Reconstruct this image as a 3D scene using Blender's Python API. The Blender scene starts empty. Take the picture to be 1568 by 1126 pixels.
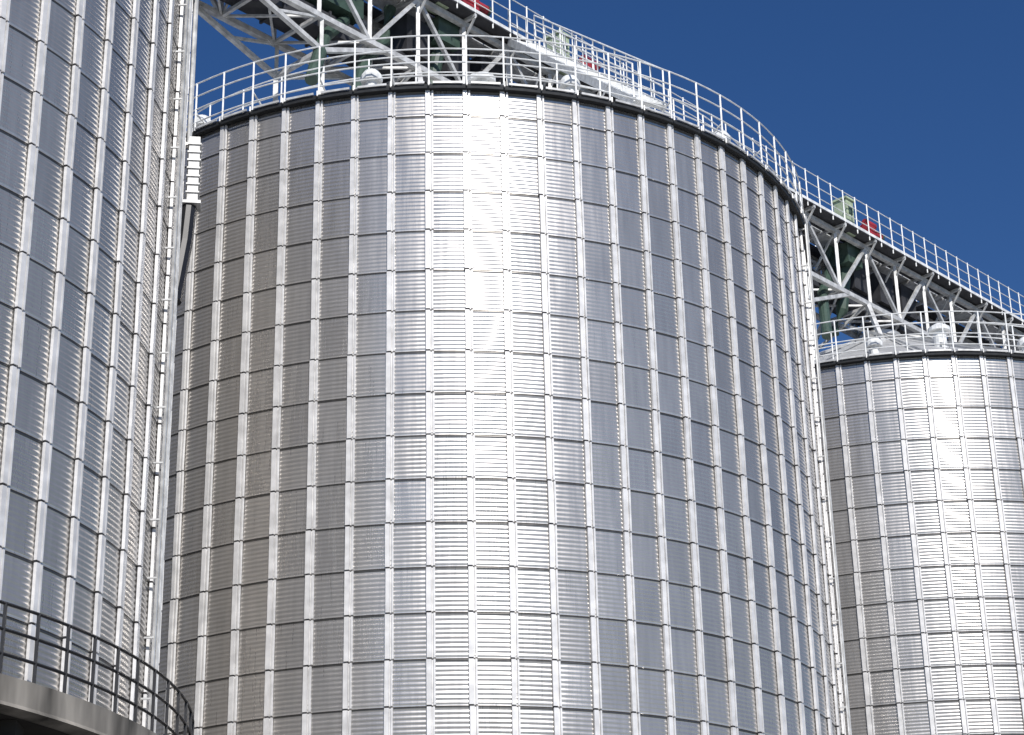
import bpy, math, random, numpy as np
from mathutils import Matrix, Vector
random.seed(7); rng=np.random.RandomState(5)
S=bpy.context.scene; COL=S.collection
R=9.0; N=70; DL=2*math.pi/N; H=23.585; RH=0.9263; BASE=7.48; GZ=-1.6
# ---------------------------------------------------------------- materials
def newmat(name):
    m=bpy.data.materials.new(name); m.use_nodes=True; nt=m.node_tree
    return m,nt,nt.nodes["Principled BSDF"]
def nd(nt,t,**kw):
    n=nt.nodes.new(t)
    for k,v in kw.items(): setattr(n,k,v)
    return n
def math_n(nt,op,a,b=None,c=None):
    n=nd(nt,"ShaderNodeMath",operation=op)
    for i,v in enumerate((a,b,c)):
        if v is None: continue
        if isinstance(v,(int,float)): n.inputs[i].default_value=v
        else: nt.links.new(v,n.inputs[i])
    return n.outputs[0]
def noisy(name,col,rough=.6,metal=0.0,scale=3.0,amt=.25,bump=0.0,stretch=(1,1,1)):
    m,nt,b=newmat(name)
    tc=nd(nt,"ShaderNodeTexCoord"); mp=nd(nt,"ShaderNodeMapping"); mp.inputs["Scale"].default_value=stretch
    nt.links.new(tc.outputs["Object"],mp.inputs[0])
    no=nd(nt,"ShaderNodeTexNoise"); no.inputs["Scale"].default_value=scale; no.inputs["Detail"].default_value=3
    nt.links.new(mp.outputs[0],no.inputs["Vector"])
    mr=nd(nt,"ShaderNodeMapRange"); mr.inputs[1].default_value=.3; mr.inputs[2].default_value=.7
    mr.inputs[3].default_value=1-amt; mr.inputs[4].default_value=1+amt*.5
    nt.links.new(no.outputs["Fac"],mr.inputs[0])
    mx=nd(nt,"ShaderNodeMixRGB",blend_type="MULTIPLY"); mx.inputs[0].default_value=1; mx.inputs[1].default_value=(*col,1)
    nt.links.new(mr.outputs[0],mx.inputs[2]); nt.links.new(mx.outputs[0],b.inputs["Base Color"])
    b.inputs["Roughness"].default_value=rough; b.inputs["Metallic"].default_value=metal
    if bump:
        bp=nd(nt,"ShaderNodeBump"); bp.inputs["Strength"].default_value=bump; bp.inputs["Distance"].default_value=.02
        nt.links.new(no.outputs["Fac"],bp.inputs["Height"]); nt.links.new(bp.outputs[0],b.inputs["Normal"])
    return m
def sheet_mat():
    m,nt,b=newmat("galvanised_corrugated_sheet")
    uv=nd(nt,"ShaderNodeUVMap"); sx=nd(nt,"ShaderNodeSeparateXYZ"); nt.links.new(uv.outputs[0],sx.inputs[0])
    oi=nd(nt,"ShaderNodeObjectInfo")
    fu=math_n(nt,"FLOOR",sx.outputs[0]); fv=math_n(nt,"FLOOR",sx.outputs[1])
    cx=nd(nt,"ShaderNodeCombineXYZ"); nt.links.new(fu,cx.inputs[0]); nt.links.new(fv,cx.inputs[1]); nt.links.new(oi.outputs["Random"],cx.inputs[2])
    wn=nd(nt,"ShaderNodeTexWhiteNoise",noise_dimensions="3D"); nt.links.new(cx.outputs[0],wn.inputs["Vector"])
    sep=nd(nt,"ShaderNodeSeparateColor"); nt.links.new(wn.outputs["Color"],sep.inputs[0])
    tc=nd(nt,"ShaderNodeTexCoord"); mp=nd(nt,"ShaderNodeMapping"); mp.inputs["Scale"].default_value=(7,7,.5)
    nt.links.new(tc.outputs["Object"],mp.inputs[0])
    n1=nd(nt,"ShaderNodeTexNoise"); n1.inputs["Scale"].default_value=1.2; n1.inputs["Detail"].default_value=3; n1.inputs["Roughness"].default_value=.65
    nt.links.new(mp.outputs[0],n1.inputs["Vector"])
    n2=nd(nt,"ShaderNodeTexNoise"); n2.inputs["Scale"].default_value=.9; n2.inputs["Detail"].default_value=1
    nt.links.new(tc.outputs["Object"],n2.inputs["Vector"])
    v=math_n(nt,"MULTIPLY_ADD",sep.outputs[0],.12,.94)
    v=math_n(nt,"MULTIPLY",v,math_n(nt,"MULTIPLY_ADD",n1.outputs["Fac"],.36,.82))
    v=math_n(nt,"MULTIPLY",v,math_n(nt,"MULTIPLY_ADD",n2.outputs["Fac"],.14,.93))
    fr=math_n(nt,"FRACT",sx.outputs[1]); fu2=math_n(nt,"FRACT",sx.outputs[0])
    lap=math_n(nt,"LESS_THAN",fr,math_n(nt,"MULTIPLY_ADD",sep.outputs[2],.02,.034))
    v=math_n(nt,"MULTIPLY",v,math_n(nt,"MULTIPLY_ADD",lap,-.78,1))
    lip_glint=math_n(nt,"GREATER_THAN",fr,.955)
    v=math_n(nt,"MULTIPLY",v,math_n(nt,"MULTIPLY_ADD",lip_glint,.28,1))  # brighter base colour paints a glint along each sheet's lower lip
    mx=nd(nt,"ShaderNodeMixRGB",blend_type="MULTIPLY"); mx.inputs[0].default_value=1; mx.inputs[1].default_value=(.49,.466,.438,1)
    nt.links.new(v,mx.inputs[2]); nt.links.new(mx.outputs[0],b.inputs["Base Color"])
    b.inputs["Metallic"].default_value=.70
    r=math_n(nt,"MULTIPLY_ADD",sep.outputs[1],.05,.265)
    r=math_n(nt,"ADD",r,math_n(nt,"MULTIPLY_ADD",n1.outputs["Fac"],.12,-.06))
    nt.links.new(r,b.inputs["Roughness"])
    # every sheet sits at a slightly different tilt, with gentle oil-canning
    h=math_n(nt,"MULTIPLY",n2.outputs["Fac"],.012)
    h=math_n(nt,"ADD",h,math_n(nt,"MULTIPLY",fu2,math_n(nt,"MULTIPLY_ADD",sep.outputs[0],.03,-.015)))
    h=math_n(nt,"ADD",h,math_n(nt,"MULTIPLY",fr,math_n(nt,"MULTIPLY_ADD",sep.outputs[2],.036,-.018)))
    bp=nd(nt,"ShaderNodeBump"); bp.inputs["Strength"].default_value=1; bp.inputs["Distance"].default_value=1
    nt.links.new(h,bp.inputs["Height"]); nt.links.new(bp.outputs[0],b.inputs["Normal"])
    return m
M_sheet=sheet_mat()
M_stiff=noisy("galvanised_stiffener",(.74,.73,.72),.4,.12,4,.2)
M_galv=noisy("galvanised_steel",(.60,.60,.59),.5,.2,5,.35)
M_white=noisy("white_painted_steel",(.78,.79,.78),.5,0,6,.25)
M_roof=noisy("roof_sheet",(.60,.60,.59),.45,.4,1.5,.25)
M_dark=noisy("eave_gutter_shadow",(.03,.032,.035),.6,.2,6,.3)  # black gutter, with the shadow under the eave in its colour
M_black=noisy("black_painted_steel",(.018,.018,.02),.45,.1,8,.3)
M_red=noisy("red_paint",(.36,.025,.04),.6,0,2.5,.5)
M_green=noisy("pale_green_paint",(.42,.50,.34),.5,0,5,.3)
M_dgreen=noisy("dark_green_paint",(.05,.085,.065),.5,0,5,.3)
M_under=noisy("shade_dark_steel",(.05,.05,.055),.6,.2,3,.4)  # near-black colour carries the shade under and inside the gantry
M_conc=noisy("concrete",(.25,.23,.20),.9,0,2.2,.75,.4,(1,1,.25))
M_soffit=noisy("shade_dark_concrete",(.05,.046,.04),.95,0,1.4,.4,.3)  # concrete darkened in colour for the shade under the slab
M_ground=noisy("ground_gravel",(.20,.197,.19),.95,0,.6,.4,.5)
# ---------------------------------------------------------------- mesh accumulators
class Acc:
    def __init__(s): s.v=[];s.f=[]
    def quadbox(s,c,ax,ay,az):
        c=Vector(c);n=len(s.v)
        for i in (-1,1):
            for j in (-1,1):
                for k in (-1,1): s.v.append(tuple(c+ax*i+ay*j+az*k))
        for f in ((0,1,3,2),(4,6,7,5),(0,4,5,1),(2,3,7,6),(0,2,6,4),(1,5,7,3)): s.f.append(tuple(n+q for q in f))
    def beam(s,a,b,w,h=None,up=(0,0,1)):
        a=Vector(a);b=Vector(b);h=h or w;d=(b-a)
        if d.length<1e-6:return
        L=d.length;d.normalize();u=Vector(up)
        if abs(d.dot(u))>.98:u=Vector((1,0.01,0))
        x=d.cross(u).normalized();y=x.cross(d).normalized()
        s.quadbox((a+b)/2,d*(L/2),x*(w/2),y*(h/2))
    def tube(s,pts,r,n=6,closed=False):
        pts=[Vector(p) for p in pts];m=len(pts);b0=len(s.v)
        for i,p in enumerate(pts):
            q=pts[(i+1)%m] if (closed or i<m-1) else p; o=pts[i-1] if (closed or i>0) else p
            d=(q-o).normalized();u=Vector((0,0,1)) if abs(d.z)<.95 else Vector((1,0,0))
            x=d.cross(u).normalized();y=x.cross(d)
            for k in range(n):
                t=2*math.pi*k/n;s.v.append(tuple(p+x*(r*math.cos(t))+y*(r*math.sin(t))))
        for i in range(m if closed else m-1):
            for k in range(n):
                a=b0+i*n+k;b=b0+i*n+(k+1)%n;j=((i+1)%m)*n+b0
                s.f.append((a,b,j+(k+1)%n,j+k))
        if not closed:
            s.f.append(tuple(b0+k for k in range(n)));s.f.append(tuple(b0+(m-1)*n+k for k in reversed(range(n))))
    def lathe(s,prof,seg=140,c=(0,0),closed=False):
        b0=len(s.v);m=len(prof)
        for k in range(seg):
            t=2*math.pi*k/seg
            for r,z in prof: s.v.append((c[0]+r*math.sin(t),c[1]-r*math.cos(t),z))
        for k in range(seg):
            for i in range(m if closed else m-1):
                a=b0+k*m+i;b=b0+k*m+(i+1)%m;q=b0+((k+1)%seg)*m
                s.f.append((a,q+i,q+(i+1)%m,b))
    def obj(s,name,mat,parent,smooth=False):
        me=bpy.data.meshes.new(name);me.from_pydata(s.v,[],s.f);me.materials.append(mat);me.update()
        if smooth: me.polygons.foreach_set("use_smooth",[True]*len(me.polygons))
        o=bpy.data.objects.new(name,me);COL.objects.link(o);o.parent=parent
        return o
def pol(r,phi,z): return Vector((r*math.sin(phi),-r*math.cos(phi),z))
def empty(name,loc=(0,0,0),rz=0):
    e=bpy.data.objects.new(name,None);COL.objects.link(e);e.location=loc;e.rotation_euler=(0,0,rz);return e
# ---------------------------------------------------------------- silo parts
def wall_mesh(d0,amp):
    zs=[H];z=H-d0
    while z>BASE+.2: zs.append(z);z-=RH
    zs.append(BASE)
    prof=[]
    pitch=RH/10
    for i in range(len(zs)-1):
        zt,zb=zs[i],zs[i+1];n=max(4,int(round((zt-zb)/pitch))*6)
        for j in range(n+1):
            t=j/n;zz=zt-(zt-zb)*t
            if j==0: zz-=.0006
            ph=(zt-zz)/pitch*2*math.pi
            prof.append((R+.012*t+amp*(math.sin(ph)),zz,i-1+max(.0005,min(.9995,t))))
    P=np.array(prof);K=N*2;a=np.arange(K+1)*2*math.pi/K
    X=P[:,0][:,None]*np.sin(a);Y=-P[:,0][:,None]*np.cos(a);Z=np.repeat(P[:,1][:,None],K+1,1)
    V=np.stack([X,Y,Z],2).reshape(-1,3)
    n=len(P);i,j=np.meshgrid(np.arange(n-1),np.arange(K),indexing='ij');b=(i*(K+1)+j).ravel()
    F=np.stack([b,b+K+1,b+K+2,b+1],1)
    me=bpy.data.meshes.new("wall")
    me.vertices.add(len(V));me.vertices.foreach_set("co",V.ravel())
    me.loops.add(F.size);me.loops.foreach_set("vertex_index",F.ravel().astype(np.int32))
    me.polygons.add(len(F));me.polygons.foreach_set("loop_start",np.arange(len(F),dtype=np.int32)*4)
    me.polygons.foreach_set("use_smooth",np.ones(len(F),dtype=bool))
    U=np.repeat((a/DL)[None,:],n,0);W=np.repeat(P[:,2][:,None]+3,K+1,1)
    UV=np.stack([U,W],2).reshape(-1,2)[F.ravel()].reshape(-1,4,2)
    um=UV[:,:,0].mean(1);c=np.floor(um)[:,None];UV[:,:,0]=np.clip(UV[:,:,0],c+.001,c+.999)
    l=me.uv_layers.new(name="UVMap");l.data.foreach_set("uv",UV.ravel())
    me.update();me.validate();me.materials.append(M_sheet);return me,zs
def stiff_acc(zs):
    A=Acc();B=Acc()
    prof=[(-.090,.018),(-.084,.070),(.010,.070),(.016,.016),(.044,.016),(.050,.058),(.084,.058),(.090,.018)]
    m=len(prof)
    for k in range(N):
        ph=k*DL;er=pol(1,ph,0);et=Vector((math.cos(ph),math.sin(ph),0))
        for i in range(len(zs)-1):
            zt,zb=zs[i]-.018,zs[i+1]+.018
            j=random.uniform(-.006,.006);w=random.uniform(.90,1.04);o2=random.uniform(-.007,.007);j2=random.uniform(-.004,.004)
            n=len(A.v)
            for z,dd,jj in ((zt,.0,j),(zb,o2,j+j2)):
                for u,o in prof: 
                    p=er*(R+o+dd)+et*(u*w+jj);A.v.append((p.x,p.y,z))
            for q in range(m-1): A.f.append((n+q,n+q+1,n+q+m+1,n+q+m))
            A.f.append((n,n+1,n+2,n+3));A.f.append((n+m+3,n+m+2,n+m+1,n+m))
            A.f.append((n+4,n+5,n+6,n+7));A.f.append((n+m+7,n+m+6,n+m+5,n+m+4))
            if i<len(zs)-2:
                c=er*(R+.036)+et*(j-.035);B.quadbox((c.x,c.y,zs[i+1]),et*.036,er*.016,Vector((0,0,.05)))
    return A,B
def railing(A,r,z,phs,h=1.22,rails=(1.22,.88,.54,.2),pw=.04,rr=.021,seg=140):
    for p in phs: A.beam(pol(r,p,z-.05),pol(r,p,z+h),pw)
    for q in rails: A.tube([pol(r,2*math.pi*k/seg,z+q) for k in range(seg)],rr,6,True)
def cable_ladder(parent,ph,z0,z1,name="cable_ladder"):
    A=Acc();er=pol(1,ph,0);et=Vector((math.cos(ph),math.sin(ph),0));up=Vector((0,0,1))
    r0=R+.17
    for s in (-.16,.16): A.beam(er*r0+et*s+up*z0,er*r0+et*s+up*z1,.05,.03)
    z=z0;i=0
    while z<z1:
        A.beam(er*r0-et*.16+up*z,er*r0+et*.16+up*z,.03)
        if i%4==0:
            for s in (-.16,.16): A.beam(er*(R+.01)+et*s+up*z,er*r0+et*s+up*z,.03)
        z+=.25;i+=1
    for s in (-.05,.02,.09): A.tube([er*(r0+.03)+et*s+up*z0,er*(r0+.03)+et*s+up*z1],.018,6)
    return A.obj(name,M_galv,parent)
cache={}
def silo(cx,cy,phase,d0,amp):
    E=empty("grain_silo",(cx,cy,0),phase)
    if d0 not in cache:
        me,zs=wall_mesh(d0,amp);A,B=stiff_acc(zs);c={}
        def grab(acc,name,mat):
            o=acc.obj(name,mat,None);c[name]=o.data;bpy.data.objects.remove(o)
        c["wall"]=me
        grab(A,"stiffeners",M_stiff);grab(B,"splice_plates",M_under)
        Rf=Acc();Rf.lathe([(R+.16,H+.03),(R-.2,H+.13),(.7,H+4.4),(.7,H+4.65),(0.02,H+4.8)],140)
        for k in range(35):
            p=(k+.5)*2*math.pi/35;Rf.beam(pol(R+.1,p,H+.10),pol(.75,p,H+4.46),.06,.07)
        grab(Rf,"roof",M_roof)
        Ev=Acc();Ev.lathe([(R+.02,H-.05),(R+.15,H-.04),(R+.17,H+.05),(R+.02,H+.05)],140,closed=True)
        grab(Ev,"eave",M_dark)
        Ec=Acc()
        for k in range(N):
            p=(k+.5)*DL;Ec.beam(pol(R+.19,p-.035,H+.075),pol(R+.19,p+.035,H+.075),.03,.05)
            Ec.beam(pol(R+.185,k*DL,H+.0),pol(R+.185,k*DL,H+.12),.07,.03)
        grab(Ec,"eave_clips",M_galv)
        Rl=Acc();railing(Rl,R+.1,H+.1,[k*DL for k in range(N)],rr=.018,pw=.036)
        for k in range(0,N,2): Rl.beam(pol(R+.1,k*DL,H+.55),pol(R-.45,k*DL,H+.3),.03)
        # inner walkway handrail
        railing(Rl,R-.85,H+.42,[k*2*math.pi/48 for k in range(48)],h=1.0,rails=(1.0,.55),rr=.016,pw=.032)
        grab(Rl,"roof_railing",M_white)
        Vn=Acc()
        for k in range(12):
            p=k*2*math.pi/12+.28;c0=pol(R-.5,p,0)
            Vn.lathe([(.13,H+.2),(.13,H+.62),(.24,H+.60),(.25,H+.72),(.16,H+.86),(.01,H+.92)],12,(c0.x,c0.y))
        for k in range(6):
            p=k*2*math.pi/6+.1;c0=pol(5.6,p,0);z=H+1.6
            Vn.lathe([(.2,z),(.2,z+.7),(.34,z+.68),(.34,z+.8),(.02,z+1.0)],14,(c0.x,c0.y))
        grab(Vn,"roof_vents",M_white)
        cache[d0]=c
    for n,me in cache[d0].items():
        o=bpy.data.objects.new(n,me);COL.objects.link(o);o.parent=E
    return E
D0=.6568
C={"main":(-1.5823,47.5538),"right":(12.2131,62.3611),"left":(-14.9883,32.2802)}
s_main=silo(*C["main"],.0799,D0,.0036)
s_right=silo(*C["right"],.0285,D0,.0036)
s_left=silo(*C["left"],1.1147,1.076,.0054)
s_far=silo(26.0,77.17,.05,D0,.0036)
cable_ladder(s_left,1.555-1.1147,BASE,H+.3)
cable_ladder(s_main,1.335-.0799,BASE,H+.3)
# louvred cabinet + bracket on left silo
A=Acc();ph=1.70-1.1147;er=pol(1,ph,0);et=Vector((math.cos(ph),math.sin(ph),0));up=Vector((0,0,1))
A.quadbox(er*(R+.24)+et*.35+up*19.0,er*.10,et*.16,up*.68)
for i in range(7): A.quadbox(er*(R+.24)+et*.35+up*(18.5+i*.17),er*.125,et*.185,up*.016)
A.beam(er*R+et*.35+up*18.3,er*(R+.40)+et*.35+up*18.3,.36,.06)
A.beam(er*R+et*.35+up*19.6,er*(R+.3)+et*.35+up*19.6,.06,.06)
A.obj("louvred_cabinet",M_galv,s_left)
A=Acc();A.tube([er*(R+.12)+et*.5+up*19.6,er*(R+.12)+et*.5+up*(H+1)],.05,8);A.obj("conduit",M_galv,s_left)
A=Acc();A.tube([er*(R+.18)+et*.35+up*18.25,er*(R+.14)+et*.3+up*17.5,er*(R+.0)+et*.1+up*16.2],.15,10);A.obj("dark_wedge_duct",M_black,s_left)  # short black duct added to stand for a dark shadow wedge
# ---------------------------------------------------------------- raised concrete platforms
def platform(cx,cy):
    E=empty("concrete_platform",(cx,cy,0))
    A=Acc();A.lathe([(.01,BASE-.004),(9.82,BASE-.004),(9.82,BASE-.36),(9.86,BASE-.42),(9.60,BASE-.44),(9.55,BASE-.44)],140);A.obj("slab",M_conc,E)
    A=Acc();A.lathe([(9.55,BASE-.444),(8.9,BASE-.444),(8.9,GZ)],140);A.obj("undercroft_wall",M_soffit,E)  # dark soffit and recessed wall added to deepen the shade underneath
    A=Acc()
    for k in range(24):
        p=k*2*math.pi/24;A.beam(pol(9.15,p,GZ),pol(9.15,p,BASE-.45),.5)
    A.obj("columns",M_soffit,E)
    A=Acc();n=96
    railing(A,9.68,BASE,[k*2*math.pi/n for k in range(n)],1.02,(1.02,.66,.32),.045,.024,144)
    A.obj("platform_railing",M_black,E)
for c in C.values(): platform(*c)
platform(26.0,77.17)
# ---------------------------------------------------------------- conveyor gantry
G=empty("conveyor_gantry");u=Vector((.6816,.7316,0));nn=Vector((.7316,-.6816,0));c0=Vector((C["main"][0],C["main"][1],0))
def g(t,s,z): return c0+u*t+nn*s+Vector((0,0,z))
ZB,ZT=28.55,30.65;T0,T1=-24.0,44.0;PN=1.7
A=Acc()
for s in (-.85,.85):
    A.beam(g(T0,s,ZB),g(T1,s,ZB),.15);A.beam(g(T0,s,ZT),g(T1,s,ZT),.15)
    t=T0;i=0
    while t<T1-.01:
        A.beam(g(t,s,ZB),g(t,s,ZT),.10)
        if i%2: A.beam(g(t,s,ZT),g(t+PN,s,ZB),.10)
        else: A.beam(g(t,s,ZB),g(t+PN,s,ZT),.10)
        t+=PN;i+=1
t=T0;i=0
while t<T1:
    A.beam(g(t,-.85,ZB),g(t,.85,ZB),.09);A.beam(g(t,-1.3,ZT+.09),g(t,1.3,ZT+.09),.09)
    A.beam(g(t,-.85,ZB),g(t+PN,.85,ZB),.06);A.beam(g(t,.85,ZB+.03),g(t+PN,-.85,ZB+.03),.06)
    if i%2==0: A.beam(g(t,-.85,ZB),g(t,.85,ZT),.06)
    for s in (-1,1): A.beam(g(t,s*.85,ZT-.5),g(t,s*1.28,ZT+.05),.05)
    t+=PN;i+=1
for s in (-.85,.85):
    for tc in (-5.2,15.1,35.4):
        A.beam(g(tc-3.0,s,ZB),g(tc,s,ZB-.95),.12);A.beam(g(tc,s,ZB-.95),g(tc+2.2,s,ZB),.12)
        A.beam(g(tc,s,ZB-.95),g(tc,s,ZB),.09);A.beam(g(tc-1.5,s,ZB-.48),g(tc,s,ZB),.07)
for tc in (-5.2,15.1,35.4): A.beam(g(tc,-.85,ZB-.95),g(tc,.85,ZB-.95),.12)
A.obj("truss",M_galv,G)
A=Acc()
def roofz(r): return H+.13+(R-.2-r)*(4.27/(R-.9))
for tc in (-20.27,0,20.24,40.5):
    for dt in (-2.4,2.4):
        for s in (-1.6,1.6):
            r=math.hypot(dt,s);A.beam(g(tc+dt,s,roofz(r)-.1),g(tc+dt*.8,s*.53,ZB),.14)
        A.beam(g(tc+dt,-1.6,roofz(2.9)+.2),g(tc+dt*.8,.85,ZB),.08);A.beam(g(tc+dt,1.6,roofz(2.9)+.2),g(tc+dt*.8,-.85,ZB),.08)
    for dt,s in ((-5.2,.85),(-5.2,-.85)):
        r=math.hypot(dt,s);A.beam(g(tc+dt,s,roofz(r)-.1),g(tc+dt,s,ZB-.95),.12)
A.obj("trestle_legs",M_galv,G)
A=Acc()
for s in (-1,1): A.quadbox(g((T0+T1)/2,s*.86,ZT+.155),u*((T1-T0)/2),nn*.44,Vector((0,0,.018)))
A.obj("walkway_deck",M_under,G)
A=Acc()
for s in (-1.28,1.28):
    t=T0
    while t<T1: A.beam(g(t,s,ZT),g(t,s,ZT+1.32),.035);t+=.68
    for h in (.5,.88,1.28): A.tube([g(T0,s,ZT+h),g(T1,s,ZT+h)],.016,6)
    A.beam(g(T0,s,ZT+.24),g(T1,s,ZT+.24),.02,.10)
A.obj("walkway_railing",M_white,G)
A=Acc()
A.quadbox(g((T0+T1)/2,0,ZT+.42),u*((T1-T0)/2),nn*.36,Vector((0,0,.26)))
t=T0
while t<T1: A.quadbox(g(t,0,ZT+.42),u*.03,nn*.41,Vector((0,0,.31)));t+=2.0
A.obj("conveyor_casing",M_galv,G)
A=Acc();A.quadbox(g((T0+T1)/2,-.1,ZB+.42),u*((T1-T0)/2),nn*.42,Vector((0,0,.27)))
t=T0
while t<T1: A.quadbox(g(t,-.1,ZB+.42),u*.03,nn*.47,Vector((0,0,.32)));t+=1.5
for dt in (-1.5,0,1.3):
    for tc in (0,20.24): A.quadbox(g(tc+dt,0,ZB+1.3),u*.42,nn*.45,Vector((0,0,.55)))
A.obj("dark_interior_bulk",M_under,G)  # dark boxes added as bulk for the gantry's shaded interior
A=Acc();Gr=Acc();Dk=Acc()
for t,hh,sz in ((-.3,.5,.30),(4.5,.58,.36),(18.4,.5,.24),(-19,.5,.4),(-12,.5,.4),(41,.5,.4)):
    zb=ZT+.28-(.12 if t>4 else 0)
    A.quadbox(g(t,1.10,zb+hh/2),u*sz,nn*.14,Vector((0,0,hh/2)))
    A.tube([g(t-.2,1.12,zb+.08+hh),g(t+sz+.1,1.12,zb+.08+hh)],.12,14)
    A.tube([g(t+sz,1.12,zb+.28),g(t+sz+.36,1.12,zb+.28)],.15,14)
    Dk.tube([g(t+sz+.36,1.12,zb+.28),g(t+sz+.44,1.12,zb+.28)],.17,14)
    Gr.quadbox(g(t-.8,.75,ZT+.75),u*.2,nn*.25,Vector((0,0,.62)))
    Gr.quadbox(g(t-.8,.75,ZT+1.41),u*.25,nn*.3,Vector((0,0,.035)))
    Dk.quadbox(g(t-.8,1.015,ZT+1.0),u*.1,nn*.012,Vector((0,0,.14)))
    Dk.quadbox(g(t-.3,.3,ZT-.35),u*.4,nn*.4,Vector((0,0,.35)))
    Dk.tube([g(t-.3,.3,ZT-.6),g(t-.6,.2,ZB-.2),g(t-.9,.0,ZB-1.0)],.2,12)
for t in (-2.2,-3.6,17.5): Dk.tube([g(t,.1,ZT-.1),g(t-.3,.2,ZB+.8),g(t-1.2,.5,ZB-.2),g(t-2.2,1.2,ZB-2.2)],.17,12)
Dk.quadbox(g(-4.8,0,ZB+.75+.5),u*1.3,nn*.5,Vector((0,0,.35)))
A.obj("drive_motors",M_red,G);Gr.obj("control_boxes",M_green,G);Dk.obj("grain_spouts",M_dgreen,G)
# roof stair on the main silo
A=Acc();a=g(1.6,1.3,ZT);b=Vector((3.25,40.6,H+.75));d=(b-a);sd=Vector((-d.y,d.x,0)).normalized()
for s in (-.38,.38):
    A.beam(a+sd*s,b+sd*s,.06,.2)
    for h in (.55,1.0): A.tube([a+sd*s+Vector((0,0,h)),b+sd*s+Vector((0,0,h))],.022,6)
    for i in range(13): p=a+d*(i/12)+sd*s;A.beam(p,p+Vector((0,0,1.0)),.035)
for i in range(40): p=a+d*(i/39);A.quadbox(p,sd*.36,sd.cross(Vector((0,0,1)))*.1,Vector((0,0,.012)))
A.obj("roof_stair",M_white,G)
# ---------------------------------------------------------------- ground
A=Acc();A.v=[(-2500,-2500,GZ),(2500,-2500,GZ),(2500,2500,GZ),(-2500,2500,GZ)];A.f=[(0,1,2,3)]
A.obj("ground",M_ground,None)
# ---------------------------------------------------------------- light
es,ps=math.radians(40),.255
sd=Vector((math.sin(ps)*math.cos(es),-math.cos(ps)*math.cos(es),math.sin(es)))
l=bpy.data.lights.new("sun","SUN");l.energy=4.5;l.angle=math.radians(.5);l.color=(1,.965,.92)
lo=bpy.data.objects.new("sun",l);COL.objects.link(lo);lo.rotation_euler=sd.to_track_quat('Z','Y').to_euler()
w=bpy.data.worlds.new("World");S.world=w;w.use_nodes=True;nt=w.node_tree
sk=nt.nodes.new("ShaderNodeTexSky");sk.sky_type='NISHITA';sk.sun_disc=False;sk.sun_elevation=es;sk.sun_rotation=math.pi-ps
sk.altitude=1000;sk.air_density=1.0;sk.dust_density=.4;sk.ozone_density=3.2
hs=nt.nodes.new("ShaderNodeHueSaturation");hs.inputs["Saturation"].default_value=1.25;hs.inputs["Hue"].default_value=.51
nt.links.new(sk.outputs[0],hs.inputs["Color"])
nt.links.new(hs.outputs[0],nt.nodes["Background"].inputs[0]);nt.nodes["Background"].inputs[1].default_value=.088
# ---------------------------------------------------------------- camera
cd=bpy.data.cameras.new("camera");co=bpy.data.objects.new("camera",cd);COL.objects.link(co);S.camera=co
f,p,rr=3162.84,.4146,-.0210
F=np.array([0,math.cos(p),math.sin(p)]);r0=np.array([1,0,0.]);u0=np.array([0,-math.sin(p),math.cos(p)])
rt=math.cos(rr)*r0+math.sin(rr)*u0;upv=-math.sin(rr)*r0+math.cos(rr)*u0
co.matrix_world=Matrix(((rt[0],upv[0],-F[0],0),(rt[1],upv[1],-F[1],0),(rt[2],upv[2],-F[2],0),(0,0,0,1)))
cd.sensor_width=36;cd.lens=36*f/1568;cd.clip_end=6000
S.view_settings.view_transform='Standard';S.view_settings.look='None';S.view_settings.exposure=0
